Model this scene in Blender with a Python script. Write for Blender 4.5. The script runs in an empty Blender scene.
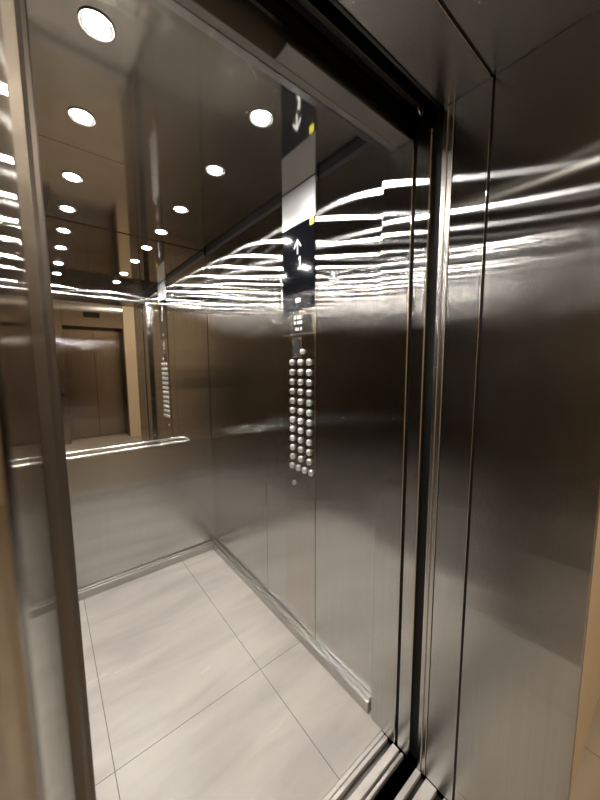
import bpy, bmesh, math, random
from mathutils import Vector, Matrix
random.seed(4)
S = bpy.context.scene
COL = S.collection
H = 1.45                      # eye height above the car floor

# ------------------------------------------------------------------ materials
def mat(name):
    m = bpy.data.materials.new(name); m.use_nodes = True
    nt = m.node_tree; b = nt.nodes['Principled BSDF']
    return m, nt, b
def nd(nt, t, **k):
    n = nt.nodes.new(t)
    for a, v in k.items(): setattr(n, a, v)
    return n
def simple(name, col, rough=.5, metal=0., spec=.5, coat=0.):
    m, nt, b = mat(name)
    b.inputs['Base Color'].default_value = (*col, 1); b.inputs['Roughness'].default_value = rough
    b.inputs['Metallic'].default_value = metal; b.inputs['Specular IOR Level'].default_value = spec
    b.inputs['Coat Weight'].default_value = coat
    tc = nd(nt, 'ShaderNodeTexCoord'); nz = nd(nt, 'ShaderNodeTexNoise'); nz.inputs['Scale'].default_value = 9
    mr = nd(nt, 'ShaderNodeMapRange'); mr.inputs[3].default_value = rough*.9; mr.inputs[4].default_value = min(1, rough*1.1)
    nt.links.new(tc.outputs['Object'], nz.inputs['Vector']); nt.links.new(nz.outputs[0], mr.inputs[0])
    nt.links.new(mr.outputs[0], b.inputs['Roughness'])
    return m
def emit(name, col, s):
    m, nt, b = mat(name)
    b.inputs['Base Color'].default_value = (.8, .8, .8, 1)
    b.inputs['Emission Color'].default_value = (*col, 1); b.inputs['Emission Strength'].default_value = s
    return m
def brushed(name, col, rx=.20, rz=.005, wave=.0005, line=.06, dent=None, wscale=(1, 2.2, 9)):
    """stainless steel brushed vertically: reflections smear sideways (rx) and stay crisp up and down (rz)"""
    m = bpy.data.materials.new(name); m.use_nodes = True; nt = m.node_tree; L = nt.links.new
    nt.nodes.remove(nt.nodes['Principled BSDF'])
    b = nd(nt, 'ShaderNodeBsdfAnisotropic', distribution='GGX')
    L(b.outputs[0], nt.nodes['Material Output'].inputs['Surface'])
    b.inputs['Roughness'].default_value = (rx*rz)**.25
    b.inputs['Anisotropy'].default_value = -(1-(rz/rx)**.5)
    geo = nd(nt, 'ShaderNodeNewGeometry')
    cr = nd(nt, 'ShaderNodeVectorMath', operation='CROSS_PRODUCT'); cr.inputs[1].default_value = (0.001, 0.0013, 1)
    L(geo.outputs['True Normal'], cr.inputs[0]); L(cr.outputs[0], b.inputs['Tangent'])
    tc = nd(nt, 'ShaderNodeTexCoord')
    mp = nd(nt, 'ShaderNodeMapping'); mp.inputs['Scale'].default_value = (260, 260, 1.2)
    nz = nd(nt, 'ShaderNodeTexNoise'); nz.inputs['Scale'].default_value = 1; nz.inputs['Detail'].default_value = 3
    L(tc.outputs['Object'], mp.inputs[0]); L(mp.outputs[0], nz.inputs['Vector'])
    mx = nd(nt, 'ShaderNodeMapRange'); mx.inputs[1].default_value = .3; mx.inputs[2].default_value = .7
    mx.inputs[3].default_value = 1-line; mx.inputs[4].default_value = 1+line
    L(nz.outputs[0], mx.inputs[0])
    vm = nd(nt, 'ShaderNodeVectorMath', operation='SCALE'); vm.inputs[0].default_value = col
    L(mx.outputs[0], vm.inputs['Scale']); L(vm.outputs[0], b.inputs['Color'])
    # slow ripple of thin sheet
    mp2 = nd(nt, 'ShaderNodeMapping'); mp2.inputs['Scale'].default_value = wscale
    n2 = nd(nt, 'ShaderNodeTexNoise'); n2.inputs['Scale'].default_value = 1.; n2.inputs['Detail'].default_value = 2.0
    L(tc.outputs['Object'], mp2.inputs[0]); L(mp2.outputs[0], n2.inputs['Vector'])
    h = n2.outputs[0]
    if dent:
        di = nd(nt, 'ShaderNodeVectorMath', operation='DISTANCE'); di.inputs[1].default_value = dent
        L(tc.outputs['Object'], di.inputs[0])
        r = nd(nt, 'ShaderNodeMapRange', interpolation_type='SMOOTHERSTEP'); r.inputs[1].default_value = 0; r.inputs[2].default_value = .035
        r.inputs[3].default_value = 5; r.inputs[4].default_value = 0
        L(di.outputs['Value'], r.inputs[0])
        ad = nd(nt, 'ShaderNodeMath', operation='ADD'); L(h, ad.inputs[0]); L(r.outputs[0], ad.inputs[1]); h = ad.outputs[0]
    bp = nd(nt, 'ShaderNodeBump'); bp.inputs['Strength'].default_value = 1; bp.inputs['Distance'].default_value = wave
    L(h, bp.inputs['Height']); L(bp.outputs[0], b.inputs['Normal'])
    return m

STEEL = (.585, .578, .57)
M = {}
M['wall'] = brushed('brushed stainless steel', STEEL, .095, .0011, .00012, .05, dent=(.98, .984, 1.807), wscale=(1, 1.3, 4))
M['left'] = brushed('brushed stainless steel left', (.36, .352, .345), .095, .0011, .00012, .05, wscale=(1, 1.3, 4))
M['rearlow'] = brushed('brushed stainless steel lower', STEEL, .10, .008, .0002, .04)
M['jamb'] = brushed('brushed stainless steel jamb', STEEL, .10, .0011, .00007, .05, wscale=(1, 1.5, 4))
M['reveal'] = brushed('brushed stainless steel near reveal', (.66, .64, .61), .02, .0012, .00005, .04)
M['plate'] = brushed('brushed faceplate', (.58, .555, .53), .11, .0012, .00008, .05)
M['cover'] = simple('light satin cover', (.70, .70, .70), .38, 1.)
M['doorsteel'] = brushed('brushed door steel', (.34, .305, .275), .12, .008, .0002, .05)
M['ceil'] = simple('polished ceiling steel', (.50, .47, .43), .07, 1.)
M['polish'] = simple('polished steel', (.62, .60, .57), .24, 1.)
M['ring'] = simple('satin white lamp ring', (.10, .098, .095), .35, .3)
M['base'] = simple('baseboard steel', (.55, .535, .51), .38, 1.)
M['edge'] = simple('dark door edge', (.27, .24, .21), .36, .8)
M['dull'] = simple('dull grey steel', (.34, .33, .31), .5, .6)
M['rail'] = simple('satin handrail steel', (.80, .79, .77), .24, 1.)
M['alu'] = simple('ribbed aluminium', (.66, .63, .59), .5, .35)
M['mirror'] = simple('silvered mirror', (.80, .80, .79), .0, 1.)
M['dark'] = simple('dark painted metal', (.020, .019, .019), .4, .0)
M['darksteel'] = simple('dull dark steel', (.12, .11, .105), .35, 1.)
M['matte'] = simple('black rubber', (.012, .012, .012), .6)
M['glass'] = simple('black display glass', (.006, .007, .010), .07, 0, .7)
M['lamp'] = emit('downlight diffuser', (1, .96, .90), 450)
M['lobbylamp'] = emit('lobby downlight diffuser', (1, .89, .74), 1300)
M['glyph'] = emit('display segments', (.85, .92, 1), .55)
M['engrave'] = simple('white engraved marks', (.75, .75, .73), .5)
M['yellow'] = simple('yellow sticker', (.80, .72, .10), .5)
M['button'] = simple('domed button steel', (.90, .89, .87), .3, .85)
M['grout'] = simple('dark joint', (.05, .045, .04), .8)

def floor_mat(name, col, x0, px, y0, py, rough=.22, jw=.0016):
    m, nt, b = mat(name); L = nt.links.new
    tc = nd(nt, 'ShaderNodeTexCoord'); sp = nd(nt, 'ShaderNodeSeparateXYZ'); L(tc.outputs['Object'], sp.inputs[0])
    def joint(o, a, p):
        s = nd(nt, 'ShaderNodeMath', operation='SUBTRACT'); s.inputs[1].default_value = a; L(o, s.inputs[0])
        q = nd(nt, 'ShaderNodeMath', operation='PINGPONG'); q.inputs[1].default_value = p/2; L(s.outputs[0], q.inputs[0])
        l = nd(nt, 'ShaderNodeMath', operation='LESS_THAN'); l.inputs[1].default_value = jw; L(q.outputs[0], l.inputs[0])
        return l.outputs[0]
    j = nd(nt, 'ShaderNodeMath', operation='MAXIMUM'); L(joint(sp.outputs[0], x0, px), j.inputs[0]); L(joint(sp.outputs[1], y0, py), j.inputs[1])
    mp = nd(nt, 'ShaderNodeMapping'); mp.inputs['Scale'].default_value = (1.2, 4.5, 1); mp.inputs['Rotation'].default_value = (0, 0, .25)
    nz = nd(nt, 'ShaderNodeTexNoise'); nz.inputs['Scale'].default_value = 1.6; nz.inputs['Detail'].default_value = 5; nz.inputs['Distortion'].default_value = .6
    L(tc.outputs['Object'], mp.inputs[0]); L(mp.outputs[0], nz.inputs['Vector'])
    r = nd(nt, 'ShaderNodeValToRGB'); e = r.color_ramp.elements
    e[0].position = .32; e[0].color = (*[c*.80 for c in col], 1); e[1].position = .62; e[1].color = (*col, 1)
    L(nz.outputs[0], r.inputs[0])
    mx = nd(nt, 'ShaderNodeMix', data_type='RGBA'); L(j.outputs[0], mx.inputs[0]); L(r.outputs[0], mx.inputs[6]); mx.inputs[7].default_value = (*[c*.35 for c in col], 1)
    L(mx.outputs[2], b.inputs['Base Color'])
    r2 = nd(nt, 'ShaderNodeMapRange'); r2.inputs[3].default_value = rough*.7; r2.inputs[4].default_value = rough*1.5; L(nz.outputs[0], r2.inputs[0]); L(r2.outputs[0], b.inputs['Roughness'])
    return m
M['tile'] = floor_mat('pale stone floor tile', (.60, .565, .52), .098, .61, 1.19, 1.21)
M['lobbytile'] = floor_mat('beige lobby floor tile', (.55, .485, .40), .3, .6, -.2, .6, .3)
M['beige'] = simple('beige wall finish', (.76, .63, .45), .55)
M['white'] = simple('white plaster', (.7, .66, .6), .8)

# ------------------------------------------------------------------ mesh helpers
def box(bm, x0, x1, y0, y1, z0, z1, bev=0., seg=1):
    r = bmesh.ops.create_cube(bm, size=1)
    for v in r['verts']:
        v.co = Vector(((x0+x1)/2+v.co.x*(x1-x0), (y0+y1)/2+v.co.y*(y1-y0), (z0+z1)/2+v.co.z*(z1-z0)))
    if bev:
        es = list({e for v in r['verts'] for e in v.link_edges})
        bmesh.ops.bevel(bm, geom=es, offset=bev, segments=seg, affect='EDGES', profile=.5)
def lathe(bm, prof, M4, n=20, cap=True):
    """prof = [(radius, height)] turned about local z"""
    rings = []
    for r, h in prof:
        rings.append([bm.verts.new(M4 @ Vector((r*math.cos(2*math.pi*k/n), r*math.sin(2*math.pi*k/n), h))) for k in range(n)])
    for a, b in zip(rings, rings[1:]):
        for k in range(n): bm.faces.new((a[k], a[(k+1) % n], b[(k+1) % n], b[k]))
    if cap:
        bm.faces.new(rings[0][::-1]); bm.faces.new(rings[-1])
def tube(bm, pts, r, n=10):
    rings = []
    for i, p in enumerate(pts):
        p = Vector(p); t = (Vector(pts[min(i+1, len(pts)-1)])-Vector(pts[max(i-1, 0)])).normalized()
        u = t.cross(Vector((0, 0, 1)));  u = u.normalized() if u.length > 1e-4 else Vector((1, 0, 0)); w = t.cross(u)
        rx, rz = (r, r) if not isinstance(r, tuple) else r
        rings.append([bm.verts.new(p+u*rx*math.cos(2*math.pi*k/n)+w*rz*math.sin(2*math.pi*k/n)) for k in range(n)])
    for a, b in zip(rings, rings[1:]):
        for k in range(n): bm.faces.new((a[k], b[k], b[(k+1) % n], a[(k+1) % n]))
    bm.faces.new(rings[0]); bm.faces.new(rings[-1][::-1])
def obj(name, bm, m, parent=None, smooth=False, loc=None):
    me = bpy.data.meshes.new(name)
    bmesh.ops.recalc_face_normals(bm, faces=bm.faces)
    bm.to_mesh(me); bm.free()
    me.materials.append(m)
    if smooth:
        for p in me.polygons: p.use_smooth = True
    o = bpy.data.objects.new(name, me); COL.objects.link(o)
    if parent: o.parent = parent; o.matrix_parent_inverse = Matrix.Translation(-Vector(parent.location))
    if loc is not None: o.location = loc
    return o
def tag(o, label, cat, group=None, kind=None):
    o['label'] = label; o['category'] = cat
    if group: o['group'] = group
    if kind: o['kind'] = kind
    return o
def thing(name, label, cat, loc, group=None):
    o = bpy.data.objects.new(name, None); COL.objects.link(o); o.location = loc; o.empty_display_size = .05
    return tag(o, label, cat, group)
def B(*boxes, bev=0.):
    bm = bmesh.new()
    for b in boxes: box(bm, *b, bev=bev)
    return bm
def struct(name, bm, m, label, cat):
    return tag(obj(name, bm, m), label, cat, kind='structure')

# ------------------------------------------------------------------ the lift car
XR, XL, YR, YF, ZC = .98, -.19, 2.31, .71, 2.27
struct('floor', B((XL-.02, XR+.02, .667, YR+.02, -.03, 0)), M['tile'], 'pale stone tiled floor of the lift car', 'floor')
# ceiling: two polished sheets with a fine joint between them
struct('ceiling', B((XL, XR+.03, .70, 1.5385, ZC, ZC+.02), (XL, XR+.03, 1.5415, YR+.03, ZC, ZC+.02), (XL-.03, XR+.04, .66, YR+.06, ZC+.03, ZC+.05)),
       M['ceil'], 'polished brown steel ceiling of the lift car', 'ceiling')
# right wall: sheets with vertical joints, stopping short of the ceiling
ZT = ZC-.035
struct('wall_right', B((XR, XR+.015, .715, 1.1, 0, ZT), (XR, XR+.015, 1.345, 1.5355, 0, ZT), (XR, XR+.015, 1.5385, YR+.01, 0, ZT), bev=.0012),
       M['wall'], 'brushed steel right wall of the lift car with light streaks', 'wall')
struct('trim_1', B((XR+.02, XR+.03, .70, YR+.03, 0, ZC+.02)), M['dark'], 'black shadow gap along the top of the right car wall', 'trim')
# rear wall: lower steel sheet and mirror
struct('wall_rear', B((XL, XR, YR+.012, YR+.022, 0, ZC+.01), (XL, XR, YR, YR+.012, 0, .885), bev=0), M['rearlow'], 'lower brushed steel sheet of the rear car wall', 'wall')
mir = tag(obj('mirror', B((XL+.002, XR-.002, YR, YR+.012, .887, ZC-.004)), M['mirror']), 'large wall mirror above the handrail on the rear car wall', 'mirror')
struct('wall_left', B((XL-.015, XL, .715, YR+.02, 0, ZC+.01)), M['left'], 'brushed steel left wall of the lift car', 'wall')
struct('wall_front', B((XL-.02, .0, .675, YF, 0, ZC+.02)), M['jamb'], 'narrow brushed steel front return left of the car doorway', 'wall')
# front transom above the car doorway
struct('trim_2', B((XL, XR+.02, .669, .691, 2.150, ZC+.02), bev=.0015), M['dull'], 'steel transom above the car doorway', 'trim')
struct('trim_3', B((.470, .960, .622, .668, 2.150, 2.156), bev=.0008), M['dull'], 'short steel header plate on the right half above the car doorway', 'trim')
struct('trim_17', B((XL, XR+.02, .692, .712, 2.150, ZC+.02)), M['jamb'], 'brushed steel inner face above the car doorway, seen in the mirror', 'trim')
# baseboards with a stepped top
bm = B((.950, XR, .74, YR, 0, .052), (.962, XR, .74, YR, .052, .064), bev=.002)
struct('baseboard_right', bm, M['base'], 'polished steel baseboard along the right car wall', 'baseboard')
bm = B((XL, .948, YR-.030, YR, 0, .052), (XL, .948, YR-.018, YR, .052, .064), bev=.002)
struct('baseboard_rear', bm, M['base'], 'polished steel baseboard along the rear car wall', 'baseboard')
# right strike jamb of the car
struct('trim_4', B((.948, XR+.015, .607, .722, 0, 2.149), bev=.0025), M['jamb'], 'flat steel jamb at the right side of the car doorway', 'trim')
struct('trim_5', B((.951, XR, .549, .598, 0, 2.15), bev=.003), M['jamb'], 'narrow steel strike strip beside the right car jamb', 'trim')
struct('trim_6', B((.960, .985, .598, .607, .0, 2.15), (.97, .985, .515, .551, 0, 2.15)), M['matte'], 'black rubber strip standing in for the shade of the gaps beside the car jamb', 'trim')  # black fill puts the shade of the open gaps into the colour

# handrail on the rear wall
hr = thing('handrail', 'steel handrail across the rear car wall below the mirror', 'handrail', (.33, YR-.066, .915))
bm = bmesh.new()
pts = [(-.10, YR-.004, .915), (-.10, YR-.03, .915), (-.09, YR-.058, .915), (-.075, YR-.066, .915)]
pts += [(x/10, YR-.066, .915) for x in range(0, 8)]
pts += [(.755, YR-.066, .915), (.775, YR-.060, .915), (.787, YR-.042, .915), (.792, YR-.018, .915), (.793, YR-.001, .915)]
tube(bm, pts, (.010, .0075), 14)
obj('bar', bm, M['rail'], hr, True)
for x in (.05, .62):
    bm = bmesh.new(); tube(bm, [(x, YR-.063, .910), (x, YR-.02, .902), (x, YR-.0005, .902)], .006, 10)
    br = obj('bracket', bm, M['rail'], hr, True)
    bm = bmesh.new(); lathe(bm, [(.018, 0), (.018, .003), (.014, .004)], Matrix.Translation((x, YR-.0002, .902)) @ Matrix.Rotation(math.pi/2, 4, 'X'), 18)
    obj('rosette', bm, M['rail'], br)

# downlights
def downlight(label, group, loc, lampmat):
    t = thing('downlight', label, 'ceiling light', loc, group)
    x, y, z = loc
    bm = bmesh.new()
    lathe(bm, [(.0255, -.0012), (.0265, -.0022), (.0350, -.0022), (.0375, -.0034), (.039, -.003), (.039, .0)], Matrix.Translation(loc), 32, cap=False)
    obj('trim_ring', bm, M['ring'], t)
    bm = bmesh.new()
    lathe(bm, [(.0256, -.0016), (.0252, -.0040), (.0215, -.0062), (.0120, -.0076), (.0006, -.0080)], Matrix.Translation(loc), 28)
    obj('lens', bm, lampmat, t, True)
    return t
rows = ['nearest the doorway', 'second from the doorway', 'third from the doorway', 'nearest the rear mirror']
for sx, sn in ((.163, 'left'), (.63, 'right')):
    for k, y in enumerate((.979, 1.345, 1.777, 2.138)):
        downlight('lit round ceiling downlight in the %s row, %s' % (sn, rows[k]), 'downlights in the car ceiling', (sx, y, ZC), M['lamp'])

# ------------------------------------------------------------------ operating panel on the right wall
PX = XR-.003                                      # face of the panel
Y0, Y1 = 1.1004, 1.3446
cop = thing('control_panel', 'tall lift control panel with black display and round floor buttons on the right wall', 'control panel', (XR, 1.22, .06))
obj('faceplate', B((PX, XR+.012, Y0, Y1, .068, 1.712), bev=.001), M['plate'], cop)
obj('cover_panel', B((PX, XR+.012, Y0, Y1, 2.101, ZC-.003), bev=.001), M['cover'], cop)['label'] = 'plain pale grey cover above the display'
scr = obj('display', B((PX-.001, XR+.012, Y0+.001, Y1-.001, 1.7135, 2.0995), bev=.001), M['glass'], cop)
scr['label'] = 'tall black glass display'
def flat(polys, name, m, parent, x=PX-.0015, t=.0008):
    """raised shapes on the panel: polys in (u to the right, v up) from the display centre line, facing the car"""
    bm = bmesh.new()
    for poly in polys:
        a = [bm.verts.new((x-t, 1.2225-u, v)) for u, v in poly]; c = [bm.verts.new((x, 1.2225-u, v)) for u, v in poly]
        n = len(poly)
        bm.faces.new(a); bm.faces.new(c[::-1])
        for k in range(n): bm.faces.new((a[k], c[k], c[(k+1) % n], a[(k+1) % n]))
    return obj(name, bm, m, parent)
def bar(u0, v0, u1, v1, w):
    d = Vector((u1-u0, v1-v0)).normalized(); p = Vector((-d.y, d.x))*w/2
    return [(u0+p.x, v0+p.y), (u1+p.x, v1+p.y), (u1-p.x, v1-p.y), (u0-p.x, v0-p.y)]
flat([bar(0, 1.968, 0, 2.030, .008), bar(-.026, 1.998, .002, 2.034, .008), bar(.026, 1.998, -.002, 2.034, .008)], 'arrow_symbol', M['glyph'], scr)
flat([bar(.018, 1.905, .018, 1.955, .009), bar(.006, 1.943, .017, 1.955, .006), bar(.002, 1.902, .034, 1.902, .007)], 'digit', M['glyph'], scr)
flat([bar(-.017, 1.758, -.003, 1.765, .005), bar(-.003, 1.765, .02, 1.761, .005), bar(-.014, 1.748, .0, 1.754, .005), bar(.0, 1.754, .018, 1.750, .005)], 'logo', M['engrave'], scr)
flat([[(.088, 2.068), (.117, 2.068), (.117, 2.098), (.088, 2.098)]], 'sticker', M['yellow'], scr)['label'] = 'small yellow sticker'
# sub-plate with engraved lines, bright lower edge
sub = obj('rating_plate', B((PX-.0015, PX, Y0+.012, Y1-.004, 1.602, 1.708), bev=.0006), M['plate'], cop)
marks = []
for v, us in ((1.676, (-.028, -.006, .010)), (1.652, (-.028, -.006, .008, .020)), (1.622, (-.020, -.004, .018))):
    for u in us: marks.append([(u, v-.007), (u+.010, v-.007), (u+.010, v+.007), (u, v+.007)])
flat(marks, 'engraving', M['engrave'], sub, PX-.0017, .0005)
obj('edge_strip', B((PX-.004, PX, Y0+.002, Y1-.004, 1.594, 1.600), bev=.001), M['polish'], cop)
ic = obj('intercom_frame', B((PX-.003, PX, 1.198, 1.268, 1.488, 1.585), bev=.001), M['polish'], cop)
obj('intercom_grille', B((PX-.0042, PX-.003, 1.212, 1.254, 1.500, 1.566), bev=.0005), M['matte'], ic)
RX = Matrix.Rotation(-math.pi/2, 4, 'Y')
def button(y, z, r=.0160):
    bm = bmesh.new()
    lathe(bm, [(r, 0), (r, .003), (r*.97, .0055), (r*.86, .0085), (r*.66, .0108), (r*.38, .0122), (.0005, .0127)], Matrix.Translation((PX, y, z)) @ RX, 24)
    return obj('button', bm, M['button'], cop, True)
for i in range(11):
    for y in (1.272, 1.207, 1.142): button(y, 1.462-.0482*i)
for y in (1.277, 1.226, 1.176, 1.127): button(y, .930)
button(1.190, 1.470+.043, .013)
bm = bmesh.new(); lathe(bm, [(.012, 0), (.012, .004), (.010, .006), (.0005, .006)], Matrix.Translation((PX, 1.262, .842)) @ RX, 24)
ks = obj('key_switch', bm, M['button'], cop, True)
obj('key_slot', B((PX-.0068, PX-.006, 1.2608, 1.2632, .835, .849)), M['matte'], ks)

# ------------------------------------------------------------------ sills
def sill(name, label, x0, x1, spans, low, y0, y1):
    bm = bmesh.new()
    for a, c in spans: box(bm, x0, x1, a, c, -.045, 0, bev=.0015)
    o = tag(obj(name, bm, M['alu']), label, 'door sill')
    obj('groove', B((x0, x1, y0, y1, -.06, low)), M['darksteel'], o)['label'] = 'dark guide grooves'
    return o
sill('door_sill', 'ribbed aluminium door sill at the edge of the car floor', XL-.3, .947, [(.566, .577), (.585, .613), (.636, .650), (.652, .6665)], -.018, .566, .6665)
sill('door_sill', 'ribbed aluminium door sill of the landing, beyond the dark gap', XL-.3, .9485, [(.496, .515), (.437, .477), (.386, .412)], -.018, .386, .515)

# ------------------------------------------------------------------ doors pushed open to the left
def door(n, x1, y0, y1, m, label, z1=2.19, x0=None):
    d = obj('door_%d' % n, B((x1-.5 if x0 is None else x0, x1, y0, y1, .008, z1), bev=.002), m); tag(d, label, 'door', kind='structure')
    return d
d = door(1, .0190, .600, .622, M['edge'], 'open car door panel, its edge standing just inside the left jamb')
d = door(2, .014, .640, .662, M['edge'], 'second open car door panel behind the first, left side')
door(3, .006, .400, .432, M['edge'], 'open landing door panel behind the left portal cladding')
d = door(4, .009, .462, .494, M['edge'], 'second open landing door panel at the left, nearer the car')

# ------------------------------------------------------------------ landing portal
PZ = 2.18
struct('trim_7', B((.95, .975, .387, .481, 0, PZ), bev=.001), M['jamb'], 'brushed steel landing jamb at the right, beside the dark gap', 'trim')
struct('trim_8', B((.9485, .975, .483, .496, 0, PZ), (.9485, .975, .500, .514, 0, PZ), (.953, .975, .483, .514, 0, PZ), bev=.0015), M['polish'], 'ribbed polished steel edge of the right landing jamb', 'trim')
struct('trim_9', B((.95, .975, .112, .380, -.0, PZ), bev=.001), M['jamb'], 'wide brushed steel portal cladding on the right of the landing doorway', 'trim')
struct('trim_10', B((-.0125, .95, .389, .515, PZ, PZ+.02), bev=.001), M['jamb'], 'steel soffit strip above the landing doors', 'trim')
struct('trim_11', B((-.0125, .95, .112, .383, PZ, PZ+.02), bev=.001), M['jamb'], 'steel soffit of the portal cladding, toward the lobby', 'trim')
bm = bmesh.new(); box(bm, -.024, -.005, .066, .392, 0, PZ, bev=.006, seg=5)
struct('trim_12', bm, M['reveal'], 'brushed steel portal cladding on the left, close to the viewer', 'trim')
struct('trim_16', B((.956, .975, .3795, .3875, 0, PZ+.006), (-.0125, .956, .3825, .3895, PZ+.006, PZ+.02)), M['matte'], 'dark joint between the landing jamb and the portal cladding', 'trim')
# door gear in the dark slot above the doorway
struct('trim_13', B((-.5, 1.02, .520, .528, PZ+.004, 2.42), (-.5, 1.02, .536, .552, 2.225, 2.25), (-.5, 1.02, .575, .59, 2.21, 2.235), (-.5, 1.02, .61, .625, 2.235, 2.25), (-.5, 1.02, .632, .640, 2.196, 2.42)),
       M['darksteel'], 'dark door track rails in the slot above the doorway', 'trim')
struct('trim_14', B((-.6, 1.06, .51, .70, 2.43, 2.45), (1.02, 1.04, .515, .70, 0, 2.45), (-.6, -.58, .40, .70, 0, 2.45), (-.6, 1.06, .515, .566, -.5, -.48)),
       M['dark'], 'dark lift shaft lining behind the door slot', 'trim')
hk = bmesh.new()
tube(hk, [(.905+.014*math.cos(a), .56, 2.186+.018*math.sin(a)) for a in [math.pi*(.95+.11*i) for i in range(11)]]+[(.919, .56, 2.226)], .0022, 8)
tag(obj('hook', hk, M['polish'], smooth=True), 'small bent wire hook in the slot at the upper right of the doorway', 'hook')

# ------------------------------------------------------------------ lobby
LX0, LX1, LY0, LZ = -3.4, 4.4, -2.6, 2.85
struct('lobby_floor', B((LX0-.1, LX1+.1, LY0-.5, .385, -.03, 0)), M['lobbytile'], 'beige tiled lobby floor outside the lift', 'floor')
struct('lobby_ceiling', B((LX0-.1, LX1+.1, LY0-.5, .17, LZ, LZ+.03)), M['white'], 'white lobby ceiling', 'ceiling')
struct('wall_near', B((.975, LX1, .146, .30, 0, LZ), (LX0, -.0245, .067, .30, 0, LZ), (-.0135, .975, .112, .30, PZ+.021, LZ)), M['beige'], 'beige lobby wall around the lift doorway', 'wall')
struct('wall_east', B((LX1, LX1+.1, LY0-.5, .3, 0, LZ)), M['beige'], 'beige end wall of the lobby at the right', 'wall')
struct('wall_west', B((LX0-.1, LX0, LY0-.5, .3, 0, LZ)), M['beige'], 'beige end wall of the lobby at the left', 'wall')
# opposite lift, seen in the mirror
OX0, OX1 = .33, 1.30
struct('wall_opposite', B((OX1+.02, LX1, LY0-.42, LY0, 0, LZ), (LX0, OX0-.16, LY0-.42, LY0, 0, LZ)), M['beige'], 'beige lobby wall around the opposite lift, seen in the mirror', 'wall')
struct('trim_15', B((OX1, OX1+.02, LY0-.40, LY0+.012, 0, LZ), (OX0-.16, OX0, LY0-.40, LY0+.012, 0, LZ), (OX0, OX1, LY0-.40, LY0+.010, PZ, LZ), bev=.002), M['doorsteel'], 'brown steel portal of the opposite lift, seen in the mirror', 'trim')
d = obj('door_5', B((OX0, .835, LY0-.41, LY0-.38, .006, PZ), bev=.002), M['doorsteel']); tag(d, 'closed left door panel of the opposite lift, seen in the mirror', 'door', kind='structure')
d = obj('door_6', B((  .8355, OX1, LY0-.40, LY0-.37, .006, PZ), bev=.002), M['doorsteel']); tag(d, 'closed right door panel of the opposite lift, seen in the mirror', 'door', kind='structure')
fi = tag(obj('floor_indicator', B((.66, .92, LY0+.010, LY0+.022, 2.35, 2.45), bev=.002), M['glass']), 'small black floor indicator above the opposite lift, seen in the mirror', 'indicator')
for x, y, q in ((1.75, -1.75, 'toward the opposite lift wall'), (1.55, -.55, 'close to the lift wall'), (.1, -1.6, 'between the two lifts'), (-.95, -.85, 'added out of view at the left to brighten the portal edge')):  # last lamp is added, unseen, to brighten the wall edge at the left
    downlight('warm lobby ceiling downlight '+q, 'downlights in the lobby ceiling', (x, y, LZ), M['lobbylamp'])

# ------------------------------------------------------------------ camera
vx, vy, c = Vector((696, 363)), Vector((42, 366)), Vector((300, 400))
f = math.sqrt(-(vx-c).dot(vy-c))
def dirv(p): return Vector((p[0]-300, -(p[1]-400), f)).normalized()
ax = dirv(vx); ay = dirv(vy); ay = (ay-ax*ay.dot(ax)).normalized(); az = ay.cross(ax)
right = Vector((ax.x, ay.x, az.x)); up = Vector((ax.y, ay.y, az.y)); fwd = Vector((ax.z, ay.z, az.z))
cam = bpy.data.cameras.new('camera'); co = bpy.data.objects.new('camera', cam); COL.objects.link(co)
cam.sensor_fit = 'HORIZONTAL'; cam.sensor_width = 36; cam.lens = f/600*36
cam.clip_start = .005; cam.clip_end = 50
cam.dof.use_dof = True; cam.dof.focus_distance = 1.7; cam.dof.aperture_fstop = 13
mw = Matrix((right, up, -fwd)).transposed().to_4x4(); mw.translation = (0, 0, H)
co.matrix_world = mw
S.camera = co

# ------------------------------------------------------------------ the person taking the picture (seen in the mirror and the steel)
M['skin'] = simple('skin', (.55, .36, .27), .5); M['coat'] = simple('dark coat cloth', (.022, .021, .024), .8)
M['trouser'] = simple('dark trousers cloth', (.03, .03, .036), .85); M['hair'] = simple('dark brown hair', (.02, .014, .010), .5)
M['shoe'] = simple('black shoe leather', (.015, .014, .014), .4); M['phone'] = simple('black phone glass', (.01, .01, .012), .15)
PO = Vector((-.13, -.42, 0)); pf = Vector((.574, .819, 0)); pr = Vector((.819, -.574, 0))
def W(r, f_, z): return PO+pr*r+pf*f_+Vector((0, 0, z))
CP = Vector((0, 0, H))
def Ph(r, u, f_): return CP+right*r+up*u+fwd*f_
person = thing('person', 'person in a dark coat holding up a phone outside the lift', 'person', PO)
def limb(bm, ch, n=16):
    """tapered round limb through (point, radius) joints, rounded at both ends"""
    for (p, r), (q, t) in zip(ch, ch[1:]):
        p, q = Vector(p), Vector(q); k = max(1, int((q-p).length/.02))
        d = (q-p).normalized(); u = d.orthogonal().normalized(); v = d.cross(u)
        rings = []
        st = [(p-d*r*math.sin(x), r*math.cos(x)) for x in (1.45, 1.0, .5)] + [(p.lerp(q, i/k), r+(t-r)*i/k) for i in range(k+1)] + [(q+d*t*math.sin(x), t*math.cos(x)) for x in (.5, 1.0, 1.45)]
        for c_, rr in st:
            rings.append([bm.verts.new(c_+u*rr*math.cos(2*math.pi*j/n)+v*rr*math.sin(2*math.pi*j/n)) for j in range(n)])
        for A, D in zip(rings, rings[1:]):
            for j in range(n): bm.faces.new((A[j], A[(j+1) % n], D[(j+1) % n], D[j]))
        bm.faces.new(rings[0][::-1]); bm.faces.new(rings[-1])
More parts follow.
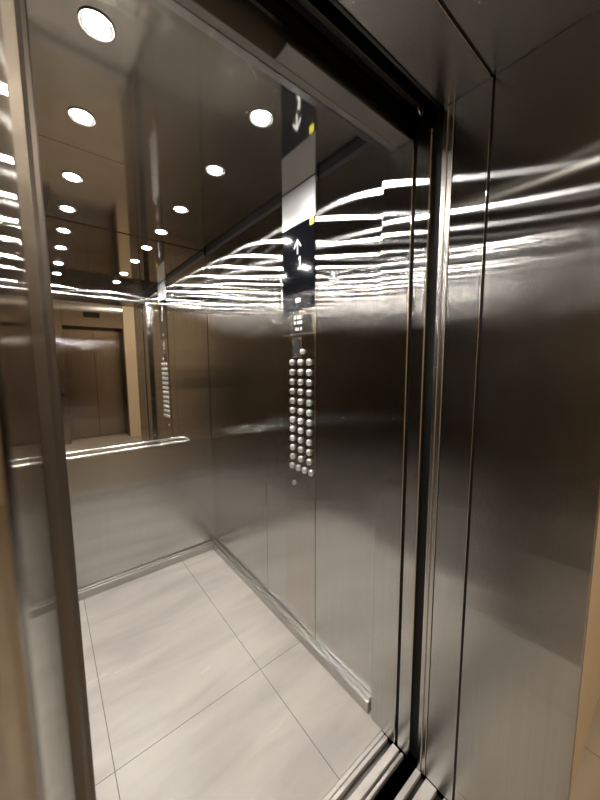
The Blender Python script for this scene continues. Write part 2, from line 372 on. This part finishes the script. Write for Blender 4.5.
def trunk(bm, st, n=28):
    """stack of ovals (f offset, z, half width, half depth) across the figure"""
    rings = [[bm.verts.new(W(hw*math.cos(2*math.pi*j/n), fo+hd*math.sin(2*math.pi*j/n), z)) for j in range(n)] for fo, z, hw, hd in st]
    for A, D in zip(rings, rings[1:]):
        for j in range(n): bm.faces.new((A[j], A[(j+1) % n], D[(j+1) % n], D[j]))
    bm.faces.new(rings[0][::-1]); bm.faces.new(rings[-1])
def blob(bm, r, f_, z, a_, b_, c_):
    M4 = Matrix((pr, pf, Vector((0, 0, 1)))).transposed().to_4x4() @ Matrix.Diagonal((a_, b_, c_, 1)); M4.translation = W(r, f_, z)
    bmesh.ops.create_uvsphere(bm, u_segments=24, v_segments=16, radius=1, matrix=M4)
def fuse(name, bm, m, voxel, smooth=4):
    """merge overlapping volumes into one continuous surface"""
    o = obj(name, bm, m, person, True)
    rm = o.modifiers.new('remesh', 'REMESH'); rm.mode = 'VOXEL'; rm.voxel_size = voxel; rm.use_smooth_shade = True
    sm = o.modifiers.new('smooth', 'SMOOTH'); sm.factor = .5; sm.iterations = smooth
    return o
bm = bmesh.new()
trunk(bm, [(0, .84, .13, .095), (0, .95, .15, .10), (0, 1.08, .125, .09), (.005, 1.22, .15, .105), (0, 1.32, .15, .09), (-.005, 1.375, .10, .065)])
limb(bm, [(W(0, -.005, 1.34), .060), (W(0, .02, 1.47), .052)])
blob(bm, 0, .035, 1.590, .072, .092, .088); blob(bm, 0, .058, 1.520, .055, .062, .062); blob(bm, 0, .105, 1.482, .022, .018, .018)
limb(bm, [(W(0, .122, 1.572), .009), (W(0, .146, 1.535), .013)], 10); limb(bm, [(W(-.018, .118, 1.506), .0065), (W(.018, .118, 1.506), .0065)], 10)
for s_ in (-1, 1):
    blob(bm, .076*s_, .022, 1.555, .010, .020, .031); limb(bm, [(W(.012*s_, .124, 1.581), .008), (W(.045*s_, .108, 1.581), .008)], 10)
    limb(bm, [(W(.088*s_, 0, .86), .088), (W(.10*s_, .02, .48), .056), (W(.105*s_, -.005, .30), .055), (W(.11*s_, -.01, .09), .038)])
    el = W(.30, .07, 1.10) if s_ > 0 else W(-.27, .14, 1.10)
    wr = Ph(.062*s_, -.170, -.072); pm = Ph(.054*s_, -.112, -.044)
    limb(bm, [(W(.165*s_, 0, 1.325), .058), (el, .042), (wr, .026)])
    limb(bm, [(wr, .025), (Ph(.058*s_, -.135, -.055), .026), (pm, .022)])
    limb(bm, [(Ph(.058*s_, -.135, -.050), .018), (Ph(.058*s_, -.080, -.036), .014)])
    for du, ln in ((.045, .9), (.023, 1.0), (.001, .95), (-.021, .8)):
        limb(bm, [(Ph(.060*s_, -.112+du*.85, -.036), .0105), (Ph(.056*s_, -.102+du, -.012), .0092), (Ph(.051*s_, -.101+du, .003), .0086), (Ph((.052-.022*ln)*s_, -.099+du, .0075), .0076)], 10)
    limb(bm, [(Ph(.058*s_, -.140, -.056), .0135), (Ph(.042*s_, -.112, -.046), .0115), (Ph(.028*s_, -.088, -.030), .0098), (Ph(.016*s_, -.070, -.0255), .0088)], 10)
fuse('body', bm, M['skin'], .0042, 3)
bm = bmesh.new()
trunk(bm, [(.0, .58, .215, .175), (.0, .74, .20, .16), (0, .92, .185, .14), (0, 1.08, .165, .125), (.005, 1.22, .180, .135), (0, 1.32, .178, .115), (-.005, 1.375, .125, .088), (-.005, 1.425, .078, .074)])
for s_ in (-1, 1):
    el = W(.30, .07, 1.10) if s_ > 0 else W(-.27, .14, 1.10)
    wr = Ph(.062*s_, -.185, -.085)
    limb(bm, [(W(.165*s_, 0, 1.32), .076), (el, .060), (wr, .040)])
fuse('coat', bm, M['coat'], .010)['label'] = 'dark knee-length coat'
bm = bmesh.new()
for s_ in (-1, 1): limb(bm, [(W(.088*s_, 0, .84), .105), (W(.10*s_, .015, .48), .076), (W(.11*s_, -.01, .10), .062)])
fuse('trousers', bm, M['trouser'], .010)
for s_ in (-1, 1):
    bm = bmesh.new(); limb(bm, [(W(.11*s_, -.05, .046), .044), (W(.113*s_, .04, .048), .046), (W(.118*s_, .13, .036), .035), (W(.12*s_, .17, .030), .028)])
    fuse('shoe', bm, M['shoe'], .008)
bm = bmesh.new()
blob(bm, 0, .012, 1.612, .080, .092, .080); blob(bm, 0, -.022, 1.545, .074, .062, .085)
fuse('hair', bm, M['hair'], .006)
for s_ in (-1, 1):
    bm = bmesh.new(); bmesh.ops.create_uvsphere(bm, u_segments=12, v_segments=8, radius=.0105, matrix=Matrix.Translation(W(.029*s_, .1095, 1.560)))
    e_ = obj('eye', bm, M['engrave'], person, True)
    bm = bmesh.new(); bmesh.ops.create_uvsphere(bm, u_segments=12, v_segments=8, radius=.0062, matrix=Matrix.Translation(W(.029*s_, .1155, 1.560)))
    obj('iris', bm, M['hair'], e_, True)
ph = thing('phone', 'black phone held upright by the person in the dark coat', 'phone', Ph(0, -.06, -.011))
def phone_part(name, m, r0, r1, u0, u1, f0, f1, bev):
    bm = bmesh.new(); box(bm, r0, r1, u0, u1, f0, f1, bev=bev, seg=2)
    T = Matrix((right, up, fwd)).transposed().to_4x4(); T.translation = CP
    bm.transform(T); return obj(name, bm, m, ph)
phone_part('phone_body', M['phone'], -.0345, .0345, -.133, .018, -.0135, -.0065, .0025)
phone_part('camera_bump', M['phone'], -.012, .014, -.020, .012, -.0066, -.0055, .0004)

# ------------------------------------------------------------------ world, view, sampling
w = bpy.data.worlds.new('world'); S.world = w; w.use_nodes = True
w.node_tree.nodes['Background'].inputs[0].default_value = (0, 0, 0, 1); w.node_tree.nodes['Background'].inputs[1].default_value = 0
S.view_settings.view_transform = 'Standard'; S.view_settings.look = 'None'; S.view_settings.gamma = 1; S.view_settings.exposure = 0
S.view_settings.use_curve_mapping = False
cy = S.cycles
cy.max_bounces = 20; cy.glossy_bounces = 16; cy.diffuse_bounces = 6
cy.sample_clamp_indirect = 0; cy.use_adaptive_sampling = False; cy.blur_glossy = .3
